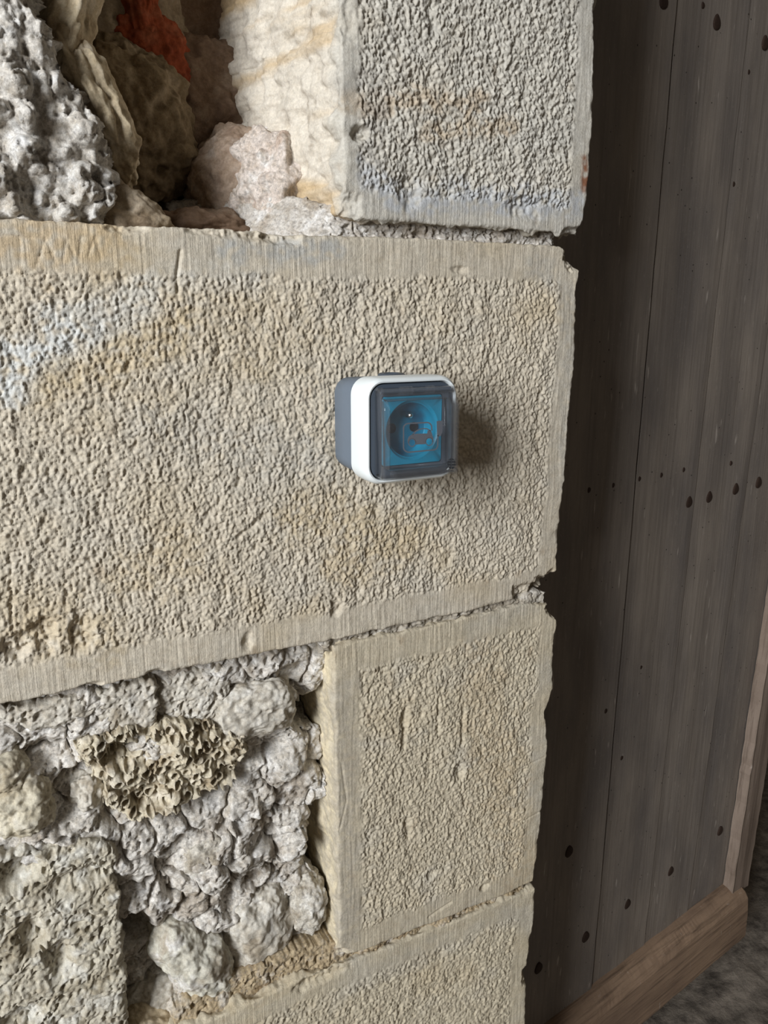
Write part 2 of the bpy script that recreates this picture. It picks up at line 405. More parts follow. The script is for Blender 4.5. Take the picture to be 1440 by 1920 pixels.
# ------------------------------------------------------------------ rubble
MOc, MOd, MOw = lin(222, 217, 209), lin(168, 154, 136), lin(236, 234, 231)
def rub_tint(base, dark, light, seed=0, s=.02, extra=(), pebbles=.5):
    def f(co):
        x, y, z = co.T
        c = np.tile(base, (len(co), 1))
        c = mixc(c, dark, .65 * sm(.05, .5, fbm3(x / (s * 1.6) + seed, y / s, z / (s * 1.6), 4)))
        c = mixc(c, light, .7 * sm(.05, .45, fbm3(x / s + seed + 11, y / s + 5, z / s, 4)))
        c = mixc(c, lin(150, 92, 66), pebbles * .6 * sm(.62, .72, pn(x / .007 + 3, y / .007, z / .007)))
        c = mixc(c, lin(92, 92, 96), pebbles * sm(.6, .7, pn(x / .006 + 30, y / .006, z / .006 + 8)))
        for fn in extra: c = fn(co, c)
        return c
    return f
def lumps(X, Z, lst, y0):
    h = 0 * X
    for (cx, cy, rx, rz, hh) in lst:
        c = W(cx, cy, y0)
        r = np.hypot((X - c[0]) / rx, (Z - c[1]) / rz) * (1 + .22 * fbm2(X / .015 + cx, Z / .015, 7, 3))
        h = h + hh * sm(1.15, .35, r)
    return h
def rubble_relief(amp=.006, s=.02, lst=(), y0=.02, pit=.002, seed=0, grit=1.0, pits=.5, clump=0.0):
    def f(X, Z, D):
        wx, wz = X + .006 * fbm2(X / s, Z / s, 80 + seed, 3), Z + .006 * fbm2(X / s, Z / s, 86 + seed, 3)
        h = amp * (1.1 * fbm2(wx / (s * 2.2), wz / (s * 2.2), 90 + seed, 2) + .28 * fbm2(wx / (s * .6), wz / (s * .6), 93 + seed, 2))
        h += grit * (.0011 * p2(X / .0030, Z / .0030, 96 + seed) + .0007 * p2(X / .0016, Z / .0016, 97 + seed))
        f1, f2, a, b = wor2(wx / .0055, wz / .0055, 18 + seed)
        h += grit * .0016 * (1 - 2 * f1 * f1).clip(-.5) * a
        if clump:
            kx, kz = X + .010 * fbm2(X / .025, Z / .025, 61 + seed, 3), Z + .010 * fbm2(X / .025, Z / .025, 65 + seed, 3)
            f1, f2, a, b = wor2(kx / .034, kz / .030, 48 + seed)
            h += clump * (.010 * (a - .5) - .008 * sm(.16, 0, f2 - f1) * sm(.1, .5, b) + .004 * (1 - 1.6 * f1 * f1))
        patchy = sm(-.1, .25, fbm2(X / .04, Z / .04, 55 + seed, 2))
        f1, f2, a, b = wor2(wx / .0075, wz / .0075, 20 + seed)
        h -= pit * 1.9 * sm(.40, .12, f1) * (a < pits) * (.35 + .65 * patchy)
        f1, f2, a, b = wor2(wx / .0034, wz / .0034, 24 + seed)
        h -= grit * .0014 * sm(.42, .15, f1) * (a < .35)
        return h + lumps(X, Z, lst, y0), 0 * X
    return f
Q = lambda pts, z=2.057, oy=1180: [(a / z, oy + b / z) for a, b in pts]
edgeE = Q([(740, 1540), (900, 1462), (1040, 1425), (1030, 1390), (1140, 1330), (1155, 1235), (1200, 1170), (1252, 1080), (1240, 965), (1190, 915), (1128, 860), (1180, 790), (1200, 700),
           (1245, 610), (1240, 385), (1150, 380), (1115, 345), (1180, 262), (1268, 170), (1285, 50)])
y0 = .030
patch('mortar', wall, M_MOR, bottom=[(-300, 2120), (100, 2010), (360, 1929)], right=edgeE,
      top=[(-300, 1310), (0, 1250), (300, 1195), (624.7, 1204)], left=[(-300, 2120), (-300, 1350)], y0=y0,
      relief=rubble_relief(.0085, .020, [(100, 1330, .16, .05, .003), (400, 1270, .12, .03, .004), (100, 1650, .20, .16, .010), (450, 1560, .05, .03, .006), (150, 1300, .05, .02, .006), (545, 1480, .03, .05, .006), (590, 1700, .016, .03, .008), (420, 1600, .05, .03, .006), (330, 1640, .06, .03, .004),
                                         (250, 1745, .018, .022, -.035), (270, 1840, .03, .05, -.018), (470, 1640, .012, .012, -.01), (120, 1480, .02, .03, -.012), (95, 1400, .03, .012, -.01),
                                         (330, 1460, .07, .035, -.012), (490, 1560, .02, .01, -.008), (425, 1660, .008, .03, -.008), (545, 1250, .02, .01, -.008), (560, 1590, .03, .012, .008), (80, 1570, .05, .02, .008), (215, 1420, .02, .03, -.012), (490, 1400, .03, .008, -.010)], y0, seed=0, clump=1.0),
      tintf=rub_tint(MOc, MOd, MOw, 2), rough=.0035, edge_r=.009, depth=(.05, .07, .06, .05), side_amp=.004, rings=20, warp=.002, res=.00115,
      label='crumbly pale lime mortar filling the rubble under the long block')
def stone(name, px, y0, size, label=None, n=40, tilt=0.0, amp=.16, s=.55, tintf=None, mat=None, pit=0.0, pitsize=.006, flat=0.0, seed=0, parent=None, knob=0.0, knobsize=.012, gritty=1.0):
    """rough rubble stone: a displaced closed body. size = half axes in metres"""
    g = np.linspace(-1, 1, n); a, b = np.meshgrid(g, g); o1 = np.ones_like(a)
    fs = [np.stack(t, -1) for t in ((a, b, o1), (b, a, -o1), (o1, a, b), (-o1, b, a), (b, o1, a), (a, -o1, b))]
    co = np.vstack([f.reshape(-1, 3) for f in fs])
    i = np.arange(n * n).reshape(n, n); qb = np.stack([i[:-1, :-1], i[:-1, 1:], i[1:, 1:], i[1:, :-1]], -1).reshape(-1, 4)
    qd = np.vstack([qb + k * n * n for k in range(6)])
    r = np.linalg.norm(co, axis=1)[:, None]; p4 = (np.abs(co) ** 3.2).sum(1)[:, None] ** (1 / 3.2)
    dirn = co / r; co = co / (r * (1 - flat) + p4 * flat)
    c0 = W(px[0], px[1], y0)
    e = dirn / s + seed * 3.71
    co = co * (1 + amp * 1.6 * fbm3(e[:, 0], e[:, 1], e[:, 2], 3))[:, None]
    co = co * np.array(size)
    ca, sa = math.cos(tilt), math.sin(tilt)
    co = np.stack([co[:, 0] * ca - co[:, 2] * sa, co[:, 1], co[:, 0] * sa + co[:, 2] * ca], 1)
    nn = dirn / np.array(size); nn /= np.linalg.norm(nn, axis=1)[:, None]
    nn = np.stack([nn[:, 0] * ca - nn[:, 2] * sa, nn[:, 1], nn[:, 0] * sa + nn[:, 2] * ca], 1)
    co = co + np.array([c0[0], y0, c0[1]])
    x, y, z = co.T
    dsp = .0022 * fbm3(x / .012 + seed, y / .012, z / .012, 3, .6) + gritty * (.0016 * pn(x / .0042, y / .0042, z / .0042 + seed) + .0030 * (.55 - wor3(x / .011, y / .011 + seed, z / .011))) + .004 * fbm3(x / .035, y / .035 + seed, z / .035, 3)
    if pit: dsp = dsp - pit * sm(.5, .15, wor3(x / pitsize + seed, y / pitsize, z / pitsize)) * sm(-.2, .3, pn(x / .02, y / .02, z / .02 + seed))
    if knob: dsp = dsp + knob * (.75 - wor3(x / knobsize + seed, y / knobsize, z / knobsize))
    co = co + nn * dsp[:, None]
    # weld cube-face seams
    key = np.round(co / 1e-6).astype(np.int64)
    _, first, inv = np.unique(key, axis=0, return_index=True, return_inverse=True); inv = inv.ravel()
    co = co[first]; qd = inv[qd]
    o = np_obj(name, co, qd, mat or M_RUB, parent or wall, tint=tintf(co))
    if label: o['label'] = label
    return o
greyst = rub_tint(lin(206, 200, 188), lin(158, 144, 122), lin(228, 225, 218), 5, pebbles=.2)
tanst = rub_tint(lin(196, 180, 152), lin(150, 128, 98), lin(214, 202, 182), 8, pebbles=.1)
yel = rub_tint(lin(206, 198, 178), lin(160, 144, 116), lin(224, 218, 204), 4, pebbles=.1)
# pitted squared stone, bottom left
patch('rubble_stone', wall, M_RUB, bottom=[(-300, 2160), (100, 2080), (242, 2040)],
      right=Q([(498, 1770), (492, 1500), (488, 1350), (468, 1200), (470, 1090), (452, 990), (455, 850)]),
      top=[(-300, 1660), (-100, 1625), (0, 1608), (110, 1592), (180, 1578), (221.2, 1593.2)], left=[(-300, 2160), (-300, 1660)], y0=.004, res=.0009,
      relief=rubble_relief(.003, .02, [(60, 1755, .010, .02, -.008), (110, 1800, .012, .02, -.009), (40, 1910, .02, .01, -.008), (150, 1650, .03, .01, -.006), (30, 1640, .02, .014, -.012)], .004, pit=.0026, seed=4, pits=.7, grit=1.0),
      tintf=rub_tint(lin(198, 191, 174), lin(150, 138, 114), lin(218, 216, 208), 15, pebbles=.2), rough=.003, edge_r=.008, depth=(.05, .07, .06, .05), side_amp=.003, rings=18, warp=.003,
      label='squared pitted stone with a crisp side beside the dark gap')
# flat slabs under the long block
patch('rubble_stone', wall, M_RUB, bottom=Q([(380, 400), (480, 410), (600, 385)]), right=Q([(600, 385), (612, 290), (606, 200)]), top=Q([(366, 240), (480, 214), (606, 200)]), left=Q([(380, 400), (372, 320), (366, 240)]),
      y0=.013, relief=rubble_relief(.004, .02, [], .006, seed=7), tintf=greyst, rough=.004, edge_r=.008, depth=(.03,) * 4, rings=8, label='flat grey slab tucked under the long block')
patch('rubble_stone', wall, M_RUB, bottom=Q([(0, 360), (150, 400), (340, 350)]), right=Q([(340, 350), (368, 300), (350, 236)]), top=Q([(0, 318), (180, 280), (350, 236)]), left=Q([(0, 360), (-8, 340), (0, 318)]),
      y0=.012, relief=rubble_relief(.004, .02, [], .006, seed=8), tintf=greyst, rough=.004, edge_r=.009, depth=(.03,) * 4, rings=8)
patch('rubble_stone', wall, M_RUB, bottom=Q([(620, 350), (760, 362), (830, 345)]), right=Q([(830, 345), (880, 250), (900, 140)]), top=Q([(616, 196), (760, 160), (900, 140)]), left=Q([(620, 350), (612, 280), (616, 196)]),
      y0=.017, relief=rubble_relief(.004, .02, [], .006, seed=9), tintf=greyst, rough=.004, edge_r=.009, depth=(.03,) * 4, rings=8)
P2 = lambda x, y: (x / 2.057, 1180 + y / 2.057)
stone('rubble_stone', P2(965, 300), .026, (.038, .020, .026), 'lumpy grey stone near the top of the rubble, beside the corner block', 62, 0, .14, .6, greyst, pit=.001, flat=.5, seed=2)
stone('rubble_stone', P2(85, 640), .028, (.023, .026, .027), 'rounded knob of pale stone left of the fossil stone', 62, 0, .14, .6, yel, flat=.5, seed=3, pit=.001)
stone('rubble_stone', P2(745, 1240), .034, (.026, .030, .050), 'leaf-shaped leaning stone beside the dark gap', 62, .55, .12, .6, rub_tint(lin(208, 204, 190), MOd, MOw, 6), flat=.35, seed=5, pit=.0015)
stone('rubble_stone', P2(985, 1120), .042, (.034, .028, .046), None, 62, .05, .13, .55, greyst, flat=.4, seed=6, pit=.0015)
stone('rubble_stone', P2(640, 1390), .048, (.034, .026, .032), 'rounded stone set back at the foot of the rubble', 62, .4, .12, .6, greyst, flat=.4, seed=7)
stone('rubble_stone', P2(1175, 1040), .034, (.018, .026, .030), None, 44, 0, .15, .6, greyst, M_MOR, flat=.3, seed=8, pit=.001)
stone('rubble_stone', P2(790, 840), .030, (.026, .020, .020), None, 44, 0, .15, .6, greyst, M_MOR, flat=.3, seed=9)
stone('rubble_stone', P2(330, 600), .030, (.014, .020, .016), None, 36, 0, .15, .6, greyst, flat=.3, seed=10)
stone('rubble_stone', P2(20, 540), .024, (.016, .022, .014), None, 36, 0, .15, .6, yel, flat=.3, seed=11)
stone('rubble_stone', P2(600, 1500), .03, (.030, .02, .014), None, 36, -.5, .15, .6, tanst, flat=.3, seed=12)
stone('rubble_stone', P2(820, 1440), .03, (.030, .02, .018), None, 36, .4, .15, .6, greyst, flat=.3, seed=13, mat=M_MOR)
# fossil coral stone: a mass of open tubes
def coral(X, Z, D):
    wx, wz = X + .0012 * fbm2(X / .006, Z / .006, 71, 2), Z + .0012 * fbm2(X / .006, Z / .006, 77, 2)
    f1, f2, a, b = wor2(wx / .0092, wz / .0092, 33, .75)
    rr = .30 + .16 * a; r = f1 / rr
    hgt = .2 + 1.1 * b
    h = .0042 * hgt * sm(1.35, 1.0, r) - .0062 * (.4 + hgt) * sm(.86, .55, r) * (a > .12) - .0035 * sm(1.2, 1.7, r) * sm(-.3, .3, p2(X / .02, Z / .02, 73))
    g1, g2, c, d_ = wor2(wx / .0045 + 7, wz / .0045, 35, .8)
    h = h - .0028 * sm(.40, .2, g1) * (r > 1.3) * (c > .3)
    h += .009 * fbm2(X / .028, Z / .028, 99, 3) + .0012 * fbm2(X / .005, Z / .005, 98, 3)
    return h + lumps(X, Z, [(*P2(470, 480), .016, .012, -.014), (*P2(560, 650), .02, .012, -.012), (*P2(860, 560), .014, .008, -.008), (*P2(330, 440), .012, .01, .004), (*P2(700, 450), .02, .014, .006), (*P2(900, 440), .012, .01, .005)], .012), 0 * X
patch('rubble_stone', wall, M_RUB, bottom=Q([(400, 700), (500, 735), (600, 715), (700, 690), (800, 610)]), right=Q([(800, 610), (905, 580), (960, 480), (935, 400)]),
      top=Q([(300, 440), (400, 400), (590, 370), (660, 350), (800, 365), (935, 400)]), left=Q([(400, 700), (420, 620), (330, 540), (300, 440)]),
      y0=.010, res=.0007, relief=coral, tintf=rub_tint(lin(206, 196, 174), lin(152, 132, 102), lin(222, 214, 198), 21, .012, pebbles=.2), rough=.005, edge_r=.007, depth=(.03,) * 4, rings=10, warp=.002,
      label='honeycombed fossil coral stone full of small open tubes')

# mortar joints
def joint_slope(X, Z, D):
    h, s_ = rubble_relief(.004, .012, [], .012, seed=11, grit=1.1)(X, Z, D)
    xa, xb = W(640, 400, .012)[0], W(400, 400, .012)[0]
    zt_ = W(600, 440, .012)[1]
    return h - .11 * sm(xa, xb, X) - .9 * np.clip(Z - zt_, 0, .05) * sm(xa + .03, xa - .02, X), s_
patch('mortar', wall, M_MOR, bottom=[(400, 448), (530, 452), (700, 455), (900, 465), (1046, 474)], right=[(1046, 474), (1040, 450), (1044, 430)], top=[(400, 330), (530, 335), (600, 355), (650, 385), (800, 405), (1044, 430)], left=[(400, 448), (400, 330)],
      y0=.012, relief=joint_slope, tintf=rub_tint(lin(206, 200, 192), MOd, MOw, 30, pebbles=.8), rough=.004, edge_r=.004, depth=(.08,) * 4, rings=12, warp=.002,
      label='gritty mortar joint between the two upper blocks')
patch('mortar', wall, M_MOR, bottom=[(600, 1228), (760, 1200), (1020, 1140)], right=[(1020, 1140), (1018, 1105)], top=[(600, 1195), (760, 1165), (1018, 1105)], left=[(600, 1228), (600, 1195)],
      y0=.005, relief=rubble_relief(.004, .012, [], .005, seed=12), tintf=rub_tint(lin(186, 178, 164), lin(120, 108, 90), MOc, 33, pebbles=.8), rough=.004, edge_r=.004, depth=(.05,) * 4, rings=8,
      label='thin mortar joint below the long block')
patch('mortar', wall, M_MOR, bottom=[(330, 1958), (560, 1848), (760, 1776), (985, 1680)], right=[(985, 1680), (985, 1650)], top=[(330, 1900), (560, 1790), (640, 1770), (760, 1735), (985, 1650)], left=[(330, 1965), (330, 1900)],
      y0=.005, relief=rubble_relief(.004, .012, [(470, 1840, .12, .03, -.006)], .005, seed=13), tintf=rub_tint(lin(188, 170, 140), lin(140, 118, 88), MOc, 36, pebbles=.4), rough=.004, edge_r=.004, depth=(.05,) * 4, rings=8,
      label='sandy mortar joint above the bottom block')

# --- hollow above the long block
U = lambda pts: [(a / 2.057, b / 2.057) for a, b in pts]
def knobs(X, Z, D):
    wx, wz = X + .003 * fbm2(X / .02, Z / .02, 61, 2), Z + .003 * fbm2(X / .02, Z / .02, 64, 2)
    h = .016 * fbm2(wx / .05, wz / .09, 67, 2) + .005 * fbm2(wx / .012, wz / .035, 69, 2)
    low = sm(.33, .22, Z)
    f1, f2, a, b = wor2(wx / .019, wz / .019, 44, .9)
    h += .011 * np.sqrt((1 - (f1 / (.38 + .2 * a)) ** 2).clip(0)) * (a > .35) * (.25 + .75 * low)
    f1, f2, a, b = wor2(wx / .009, wz / .009, 45, .9)
    h += .0045 * np.sqrt((1 - (f1 / (.35 + .2 * a)) ** 2).clip(0)) * (a > .5) * (.3 + .7 * low)
    h += .0014 * p2(X / .0026, Z / .0026, 68) + .0009 * p2(X / .0015, Z / .0015, 71) + .0016 * fbm2(X / .008, Z / .012, 70, 2)
    f1, f2, a, b = wor2(wx / .006, wz / .008, 49, .9)
    h -= .003 * sm(.4, .1, f1) * (a < .3)
    return h, 0 * X
patch('rubble_stone', wall, M_MOR, bottom=U([(-560, 850), (0, 868), (330, 868)]), right=U([(330, 868), (440, 790), (452, 690), (430, 600), (372, 470), (300, 340), (250, 250), (190, 130), (110, 0), (60, -300), (20, -1060)]),
      top=U([(-852, -1324), (20, -1060)]), left=U([(-560, 850), (-852, -1324)]), y0=.020, res=.0011, relief=knobs, tintf=rub_tint(lin(214, 209, 201), lin(162, 150, 134), lin(232, 231, 229), 40, pebbles=.2),
      rough=.004, edge_r=.016, depth=(.05, .12, .05, .05), lean=(0, .15, 0, 0), side_amp=.008, rings=36, warp=.0015, label='knobbly weathered mass of pale stone at the side of the hollow')
def nich(X, Z, D):
    h, s = rubble_relief(.012, .035, [(310, 335, .07, .06, -.09)], .225, seed=15, pits=.3)(X, Z, D); return h, s
def brick_patch(co, c):
    return mixc(c, lin(180, 160, 142), .4 * sm(0, .3, fbm3(co[:, 0] / .02, co[:, 1] / .02, co[:, 2] / .02, 3)))
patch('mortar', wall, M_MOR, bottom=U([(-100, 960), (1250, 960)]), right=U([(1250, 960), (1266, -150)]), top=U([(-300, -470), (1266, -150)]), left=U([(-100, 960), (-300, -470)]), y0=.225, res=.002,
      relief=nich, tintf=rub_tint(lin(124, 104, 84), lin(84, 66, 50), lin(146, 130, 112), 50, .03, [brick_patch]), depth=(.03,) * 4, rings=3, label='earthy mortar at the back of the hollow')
V = lambda x, y: (x / 2.057, y / 2.057)
pink = rub_tint(lin(128, 106, 88), lin(90, 70, 54), lin(150, 132, 114), 60, pebbles=.1)  # stone tints of the hollow, darkened to deepen its shade
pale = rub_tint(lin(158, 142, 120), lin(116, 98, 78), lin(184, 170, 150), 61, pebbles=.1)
earth = rub_tint(lin(136, 119, 94), lin(92, 76, 56), lin(162, 146, 122), 8, pebbles=.1)  # darker version of the tan tint, with the hollow's shade in the colour
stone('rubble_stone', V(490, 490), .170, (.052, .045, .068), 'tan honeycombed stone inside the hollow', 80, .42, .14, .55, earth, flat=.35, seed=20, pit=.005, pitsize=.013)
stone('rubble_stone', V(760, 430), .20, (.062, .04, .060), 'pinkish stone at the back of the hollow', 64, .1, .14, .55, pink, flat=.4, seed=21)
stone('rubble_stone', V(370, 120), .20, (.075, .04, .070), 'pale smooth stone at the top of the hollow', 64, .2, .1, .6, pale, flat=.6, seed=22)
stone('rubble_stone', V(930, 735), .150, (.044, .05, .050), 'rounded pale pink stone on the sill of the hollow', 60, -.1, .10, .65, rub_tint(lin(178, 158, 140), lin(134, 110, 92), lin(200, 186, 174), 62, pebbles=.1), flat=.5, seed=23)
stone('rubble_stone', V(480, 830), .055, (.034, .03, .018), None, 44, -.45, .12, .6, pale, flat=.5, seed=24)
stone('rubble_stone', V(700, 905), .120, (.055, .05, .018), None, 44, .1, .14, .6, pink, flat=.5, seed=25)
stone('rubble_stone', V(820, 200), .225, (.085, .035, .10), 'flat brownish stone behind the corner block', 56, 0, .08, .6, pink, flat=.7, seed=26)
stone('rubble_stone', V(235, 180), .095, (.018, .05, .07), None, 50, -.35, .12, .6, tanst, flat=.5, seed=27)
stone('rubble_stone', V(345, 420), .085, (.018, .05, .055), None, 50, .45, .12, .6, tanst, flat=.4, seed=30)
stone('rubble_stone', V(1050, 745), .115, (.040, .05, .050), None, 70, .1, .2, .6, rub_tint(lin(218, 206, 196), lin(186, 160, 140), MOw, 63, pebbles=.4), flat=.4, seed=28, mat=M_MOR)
for px, sz, sd_ in ((V(535, 70), (.015, .02, .036), 31), (V(585, 225), (.030, .02, .030), 32)):
    o = stone('brick', px, .170, sz, None, 40, .05, .14, .5, rub_tint(lin(150, 74, 46), lin(112, 50, 32), lin(166, 100, 72), 70, pebbles=0), flat=.75, seed=sd_)
    o['label'] = 'broken orange-red brick fragment in the hollow'

# --- plain continuation of the wall round the built face
def slab(name, x0, x1, y0_, y1_, z0, z1, mat, parent, tint, label=None, n=24):
    bm = bmesh.new(); bmesh.ops.create_cube(bm, size=1)
    bmesh.ops.scale(bm, vec=(x1 - x0, y1_ - y0_, z1 - z0), verts=bm.verts)
    bmesh.ops.bevel(bm, geom=bm.edges[:], offset=.006, segments=2, affect='EDGES', profile=.6)
    o = bm_obj(name, bm, mat, parent, smooth=False)
    o.location = Vector(((x0 + x1) / 2, (y0_ + y1_) / 2, (z0 + z1) / 2)) - (parent.location if parent else Vector((0, 0, 0)))
    a = o.data.color_attributes.new('tint', 'FLOAT_COLOR', 'POINT')
    for d in a.data: d.color = (*tint, 1)
    if label: o['label'] = label
    return o
slab('wall_core', -2.4, .155, .33, .46, -1.12, 1.6, M_MOR, wall, MOd)
slab('wall_core', .02, .150, .125, .27, -1.12, 1.6, M_MOR, wall, MOd)
def far_block(x0, x1, z0, z1, sd_):
    patch('stone_block', wall, M_ASH, [(x0, z0), (x1, z0)], [(x1, z0), (x1, z1)], [(x0, z1), (x1, z1)], [(x0, z0), (x0, z1)], y0=.003, res=.0055,
          relief=tooled(.02, .02, .02, .02, seed=sd_, amp=1.3), tintf=ash_tint(BE, .4, .4, sd_ * 3), depth=(.26,) * 4, rings=4, edge_r=.006, pix=False)
for i in range(6):
    z0 = -1.12 + i * .32
    for j in range(2):
        x1 = -.348 - j * .56
        far_block(x1 - .552, x1, z0 + .005, z0 + .315, (i * 2 + j) % 7)
far_block(-.22, .168, -1.115, -.776, 2); far_block(-.344, -.228, -1.115, -.62, 3); far_block(-.344, .19, .415, .80, 4)
slab('wall_core', -.46, -.335, .08, .34, -1.12, 1.2, M_MOR, wall, MOd)
slab('wall_core', -.39, -.20, .10, .34, -1.12, -.40, M_MOR, wall, MOd)

# ------------------------------------------------------------------ plank door standing ajar behind the corner
DO = np.array([.49, .19]); DD = np.array([.98671, .16241]); DD /= np.linalg.norm(DD); DN = np.array([DD[1], -DD[0]])   # DN faces the viewer's side
def DP(px, py, t=0.0):
    """(s, z) on the door's face moved t metres towards its front"""
    d = AX @ np.array([(px - 720) / FPX, (960 - py) / FPX, 1.0])
    o = DO + DN * t; k = ((o - CAM[:2]) @ DN) / (d[:2] @ DN); p = CAM + k * d
    return (p[:2] - o) @ DD, p[2]
def DW(s, z, t=0.0):
    p = DO + DD * s + DN * t; return Vector((p[0], p[1], z))
def wood_mat(name, c1, c2, c3, axis, rough=.55, worm=1.0, dust=1.0, bump=.5):
    m, nt, b = newmat(name); L = nt.links.new
    geo = nd(nt, 'ShaderNodeNewGeometry')
    rot = nd(nt, 'ShaderNodeMapping'); rot.inputs['Rotation'].default_value = (0, 0, -math.atan2(DD[1], DD[0]))
    L(geo.outputs['Position'], rot.inputs['Vector'])
    oi = nd(nt, 'ShaderNodeObjectInfo')
    add = nd(nt, 'ShaderNodeVectorMath', operation='ADD'); L(rot.outputs[0], add.inputs[0])
    sc = nd(nt, 'ShaderNodeMath', operation='MULTIPLY'); sc.inputs[1].default_value = 31; L(oi.outputs['Random'], sc.inputs[0]); L(sc.outputs[0], add.inputs[1])
    def noise(scale, detail, vec, r=.6):
        mp = nd(nt, 'ShaderNodeMapping'); mp.inputs['Scale'].default_value = vec; L(add.outputs[0], mp.inputs['Vector'])
        n = nd(nt, 'ShaderNodeTexNoise'); n.inputs['Scale'].default_value = scale; n.inputs['Detail'].default_value = detail; n.inputs['Roughness'].default_value = r
        L(mp.outputs[0], n.inputs['Vector']); return n.outputs[0]
    st = (1, 1, .04) if axis == 'z' else (.05, 1, 1)
    g1 = noise(190, 6, st); g2 = noise(13, 6, (1, 1, .35) if axis == 'z' else (.3, 1, 1)); g3 = noise(260, 3, (1, 1, 1), .7)
    def ramp(v, a, b_, lo, hi):
        r = nd(nt, 'ShaderNodeMapRange'); r.inputs['From Min'].default_value = a; r.inputs['From Max'].default_value = b_
        r.inputs['To Min'].default_value = lo; r.inputs['To Max'].default_value = hi; L(v, r.inputs['Value']); return r.outputs[0]
    def mix(fac, a, col=None, colv=None, typ='MIX'):
        x = nd(nt, 'ShaderNodeMix', data_type='RGBA', blend_type=typ)
        L(fac, x.inputs[0]); L(a, x.inputs[6])
        if col is not None: x.inputs[7].default_value = (*col, 1)
        else: L(colv, x.inputs[7])
        return x.outputs[2]
    base = nd(nt, 'ShaderNodeMix', data_type='RGBA'); L(ramp(g2, .35, .65, 0, 1), base.inputs[0])
    base.inputs[6].default_value = (*c1, 1); base.inputs[7].default_value = (*c2, 1)
    col = mix(ramp(g1, .48, .72, 0, .65), base.outputs[2], c3)
    # pale dusty scuffs and worm holes
    mp = nd(nt, 'ShaderNodeMapping'); mp.inputs['Rotation'].default_value = (0, .30, 0); mp.inputs['Scale'].default_value = (150, 150, 24)
    L(add.outputs[0], mp.inputs['Vector'])
    sn = nd(nt, 'ShaderNodeTexNoise'); sn.inputs['Scale'].default_value = 1; sn.inputs['Detail'].default_value = 2; L(mp.outputs[0], sn.inputs['Vector'])
    col = mix(ramp(sn.outputs[0], .69, .77, 0, .6 * dust), col, lin(190, 180, 170))
    col = mix(ramp(g3, .60, .78, 0, .35 * dust), col, lin(170, 160, 150))
    vo = nd(nt, 'ShaderNodeTexVoronoi'); vo.inputs['Scale'].default_value = 60; L(add.outputs[0], vo.inputs['Vector'])
    col = mix(ramp(vo.outputs['Distance'], .05, .075, .9 * worm, 0), col, lin(24, 18, 14))
    L(col, b.inputs['Base Color'])
    b.inputs['Roughness'].default_value = rough; b.inputs['Specular IOR Level'].default_value = .4
    bp = nd(nt, 'ShaderNodeBump'); bp.inputs['Strength'].default_value = bump; bp.inputs['Distance'].default_value = .0012
    L(g1, bp.inputs['Height']); L(bp.outputs[0], b.inputs['Normal'])
    return m
M_WOOD = wood_mat('weathered_plank', lin(140, 130, 120), lin(112, 105, 100), lin(108, 99, 91), 'z')
M_RAIL = wood_mat('brown_rail', lin(156, 130, 106), lin(122, 100, 82), lin(58, 43, 33), 's', rough=.8, worm=.3, dust=.5, bump=1.0)
M_STILE = wood_mat('worn_stile', lin(142, 126, 113), lin(116, 100, 87), lin(86, 71, 60), 'z', rough=.8, worm=.4, dust=.8)
M_RUST = plain('rusty_iron', lin(52, 38, 30), .75, .3, 0, .35, 400)
DZ0, DZ1 = -1.03, 1.35
door = tag(empty('door_1', DW(.1, DZ0)), 'weathered grey-brown plank door with nails, standing ajar behind the corner', 'door', kind='structure')
def line(pts):
    """s as a straight function of z through pixels of a joint"""
    a = np.array([DP(*p) for p in pts]); k = np.polyfit(a[:, 1], a[:, 0], 1)
    return lambda z: k[0] * z + k[1]
J1, J2, J3 = line([(1265, 0), (1190, 900), (1110, 1810)]), line([(1402, 0), (1340, 620), (1300, 960), (1207, 1755)]), line([(1440, 605), (1395, 960), (1350, 1260), (1292, 1680)])
JS = line([(1437, 1120), (1390, 1395), (1357, 1655)])
def plank(f0, f1, g0, g1, t0, th=.03, name='plank', mat=M_WOOD, z0=DZ0, z1=DZ1, nz=60, ns=6, rag=.0006, label=None):
    """board between two joint lines, slightly uneven edges, eased arrises"""
    zs = np.linspace(z0, z1, nz); co = []
    rs = np.random.RandomState(int(abs(f0(0)) * 1e4) % 999)
    e0, e1 = rs.normal(size=nz) * rag, rs.normal(size=nz) * rag
    for i, z in enumerate(zs):
        a, b_ = f0(z) + g0 + e0[i], f1(z) - g1 + e1[i]
        prof = [(a, -th), (a, t0 - .0002), (a + .0002, t0)] + [(a + (b_ - a) * q, t0 + .0007 * math.sin(q * 9 + z * 3)) for q in np.linspace(.1, .9, ns)] + [(b_ - .0004, t0), (b_, t0 - .0004), (b_, -th)]
        co += [tuple(DW(s, z, t)) for s, t in prof]
    n = len(prof); q = []
    for i in range(nz - 1):
        for j in range(n):
            k = (j + 1) % n; q.append((i * n + j, i * n + k, (i + 1) * n + k, (i + 1) * n + j))
    o = np_obj(name, co, q, mat, door, smooth=False)
    if label: o['label'] = label
    return o
JL = lambda z: -.52; JR = lambda z: JS(z) + .075
plank(JL, J1, 0, .0036, .0050); plank(J1, J2, .0026, .0008, .0016); plank(J2, J3, .0007, .0007, .0004); plank(J3, JR, .0006, 0, -.0008)
plank(JS, lambda z: JS(z) + .055 , 0, 0, .020, -.0006, 'stile', M_STILE, nz=160, rag=.0009, z0=-.93)
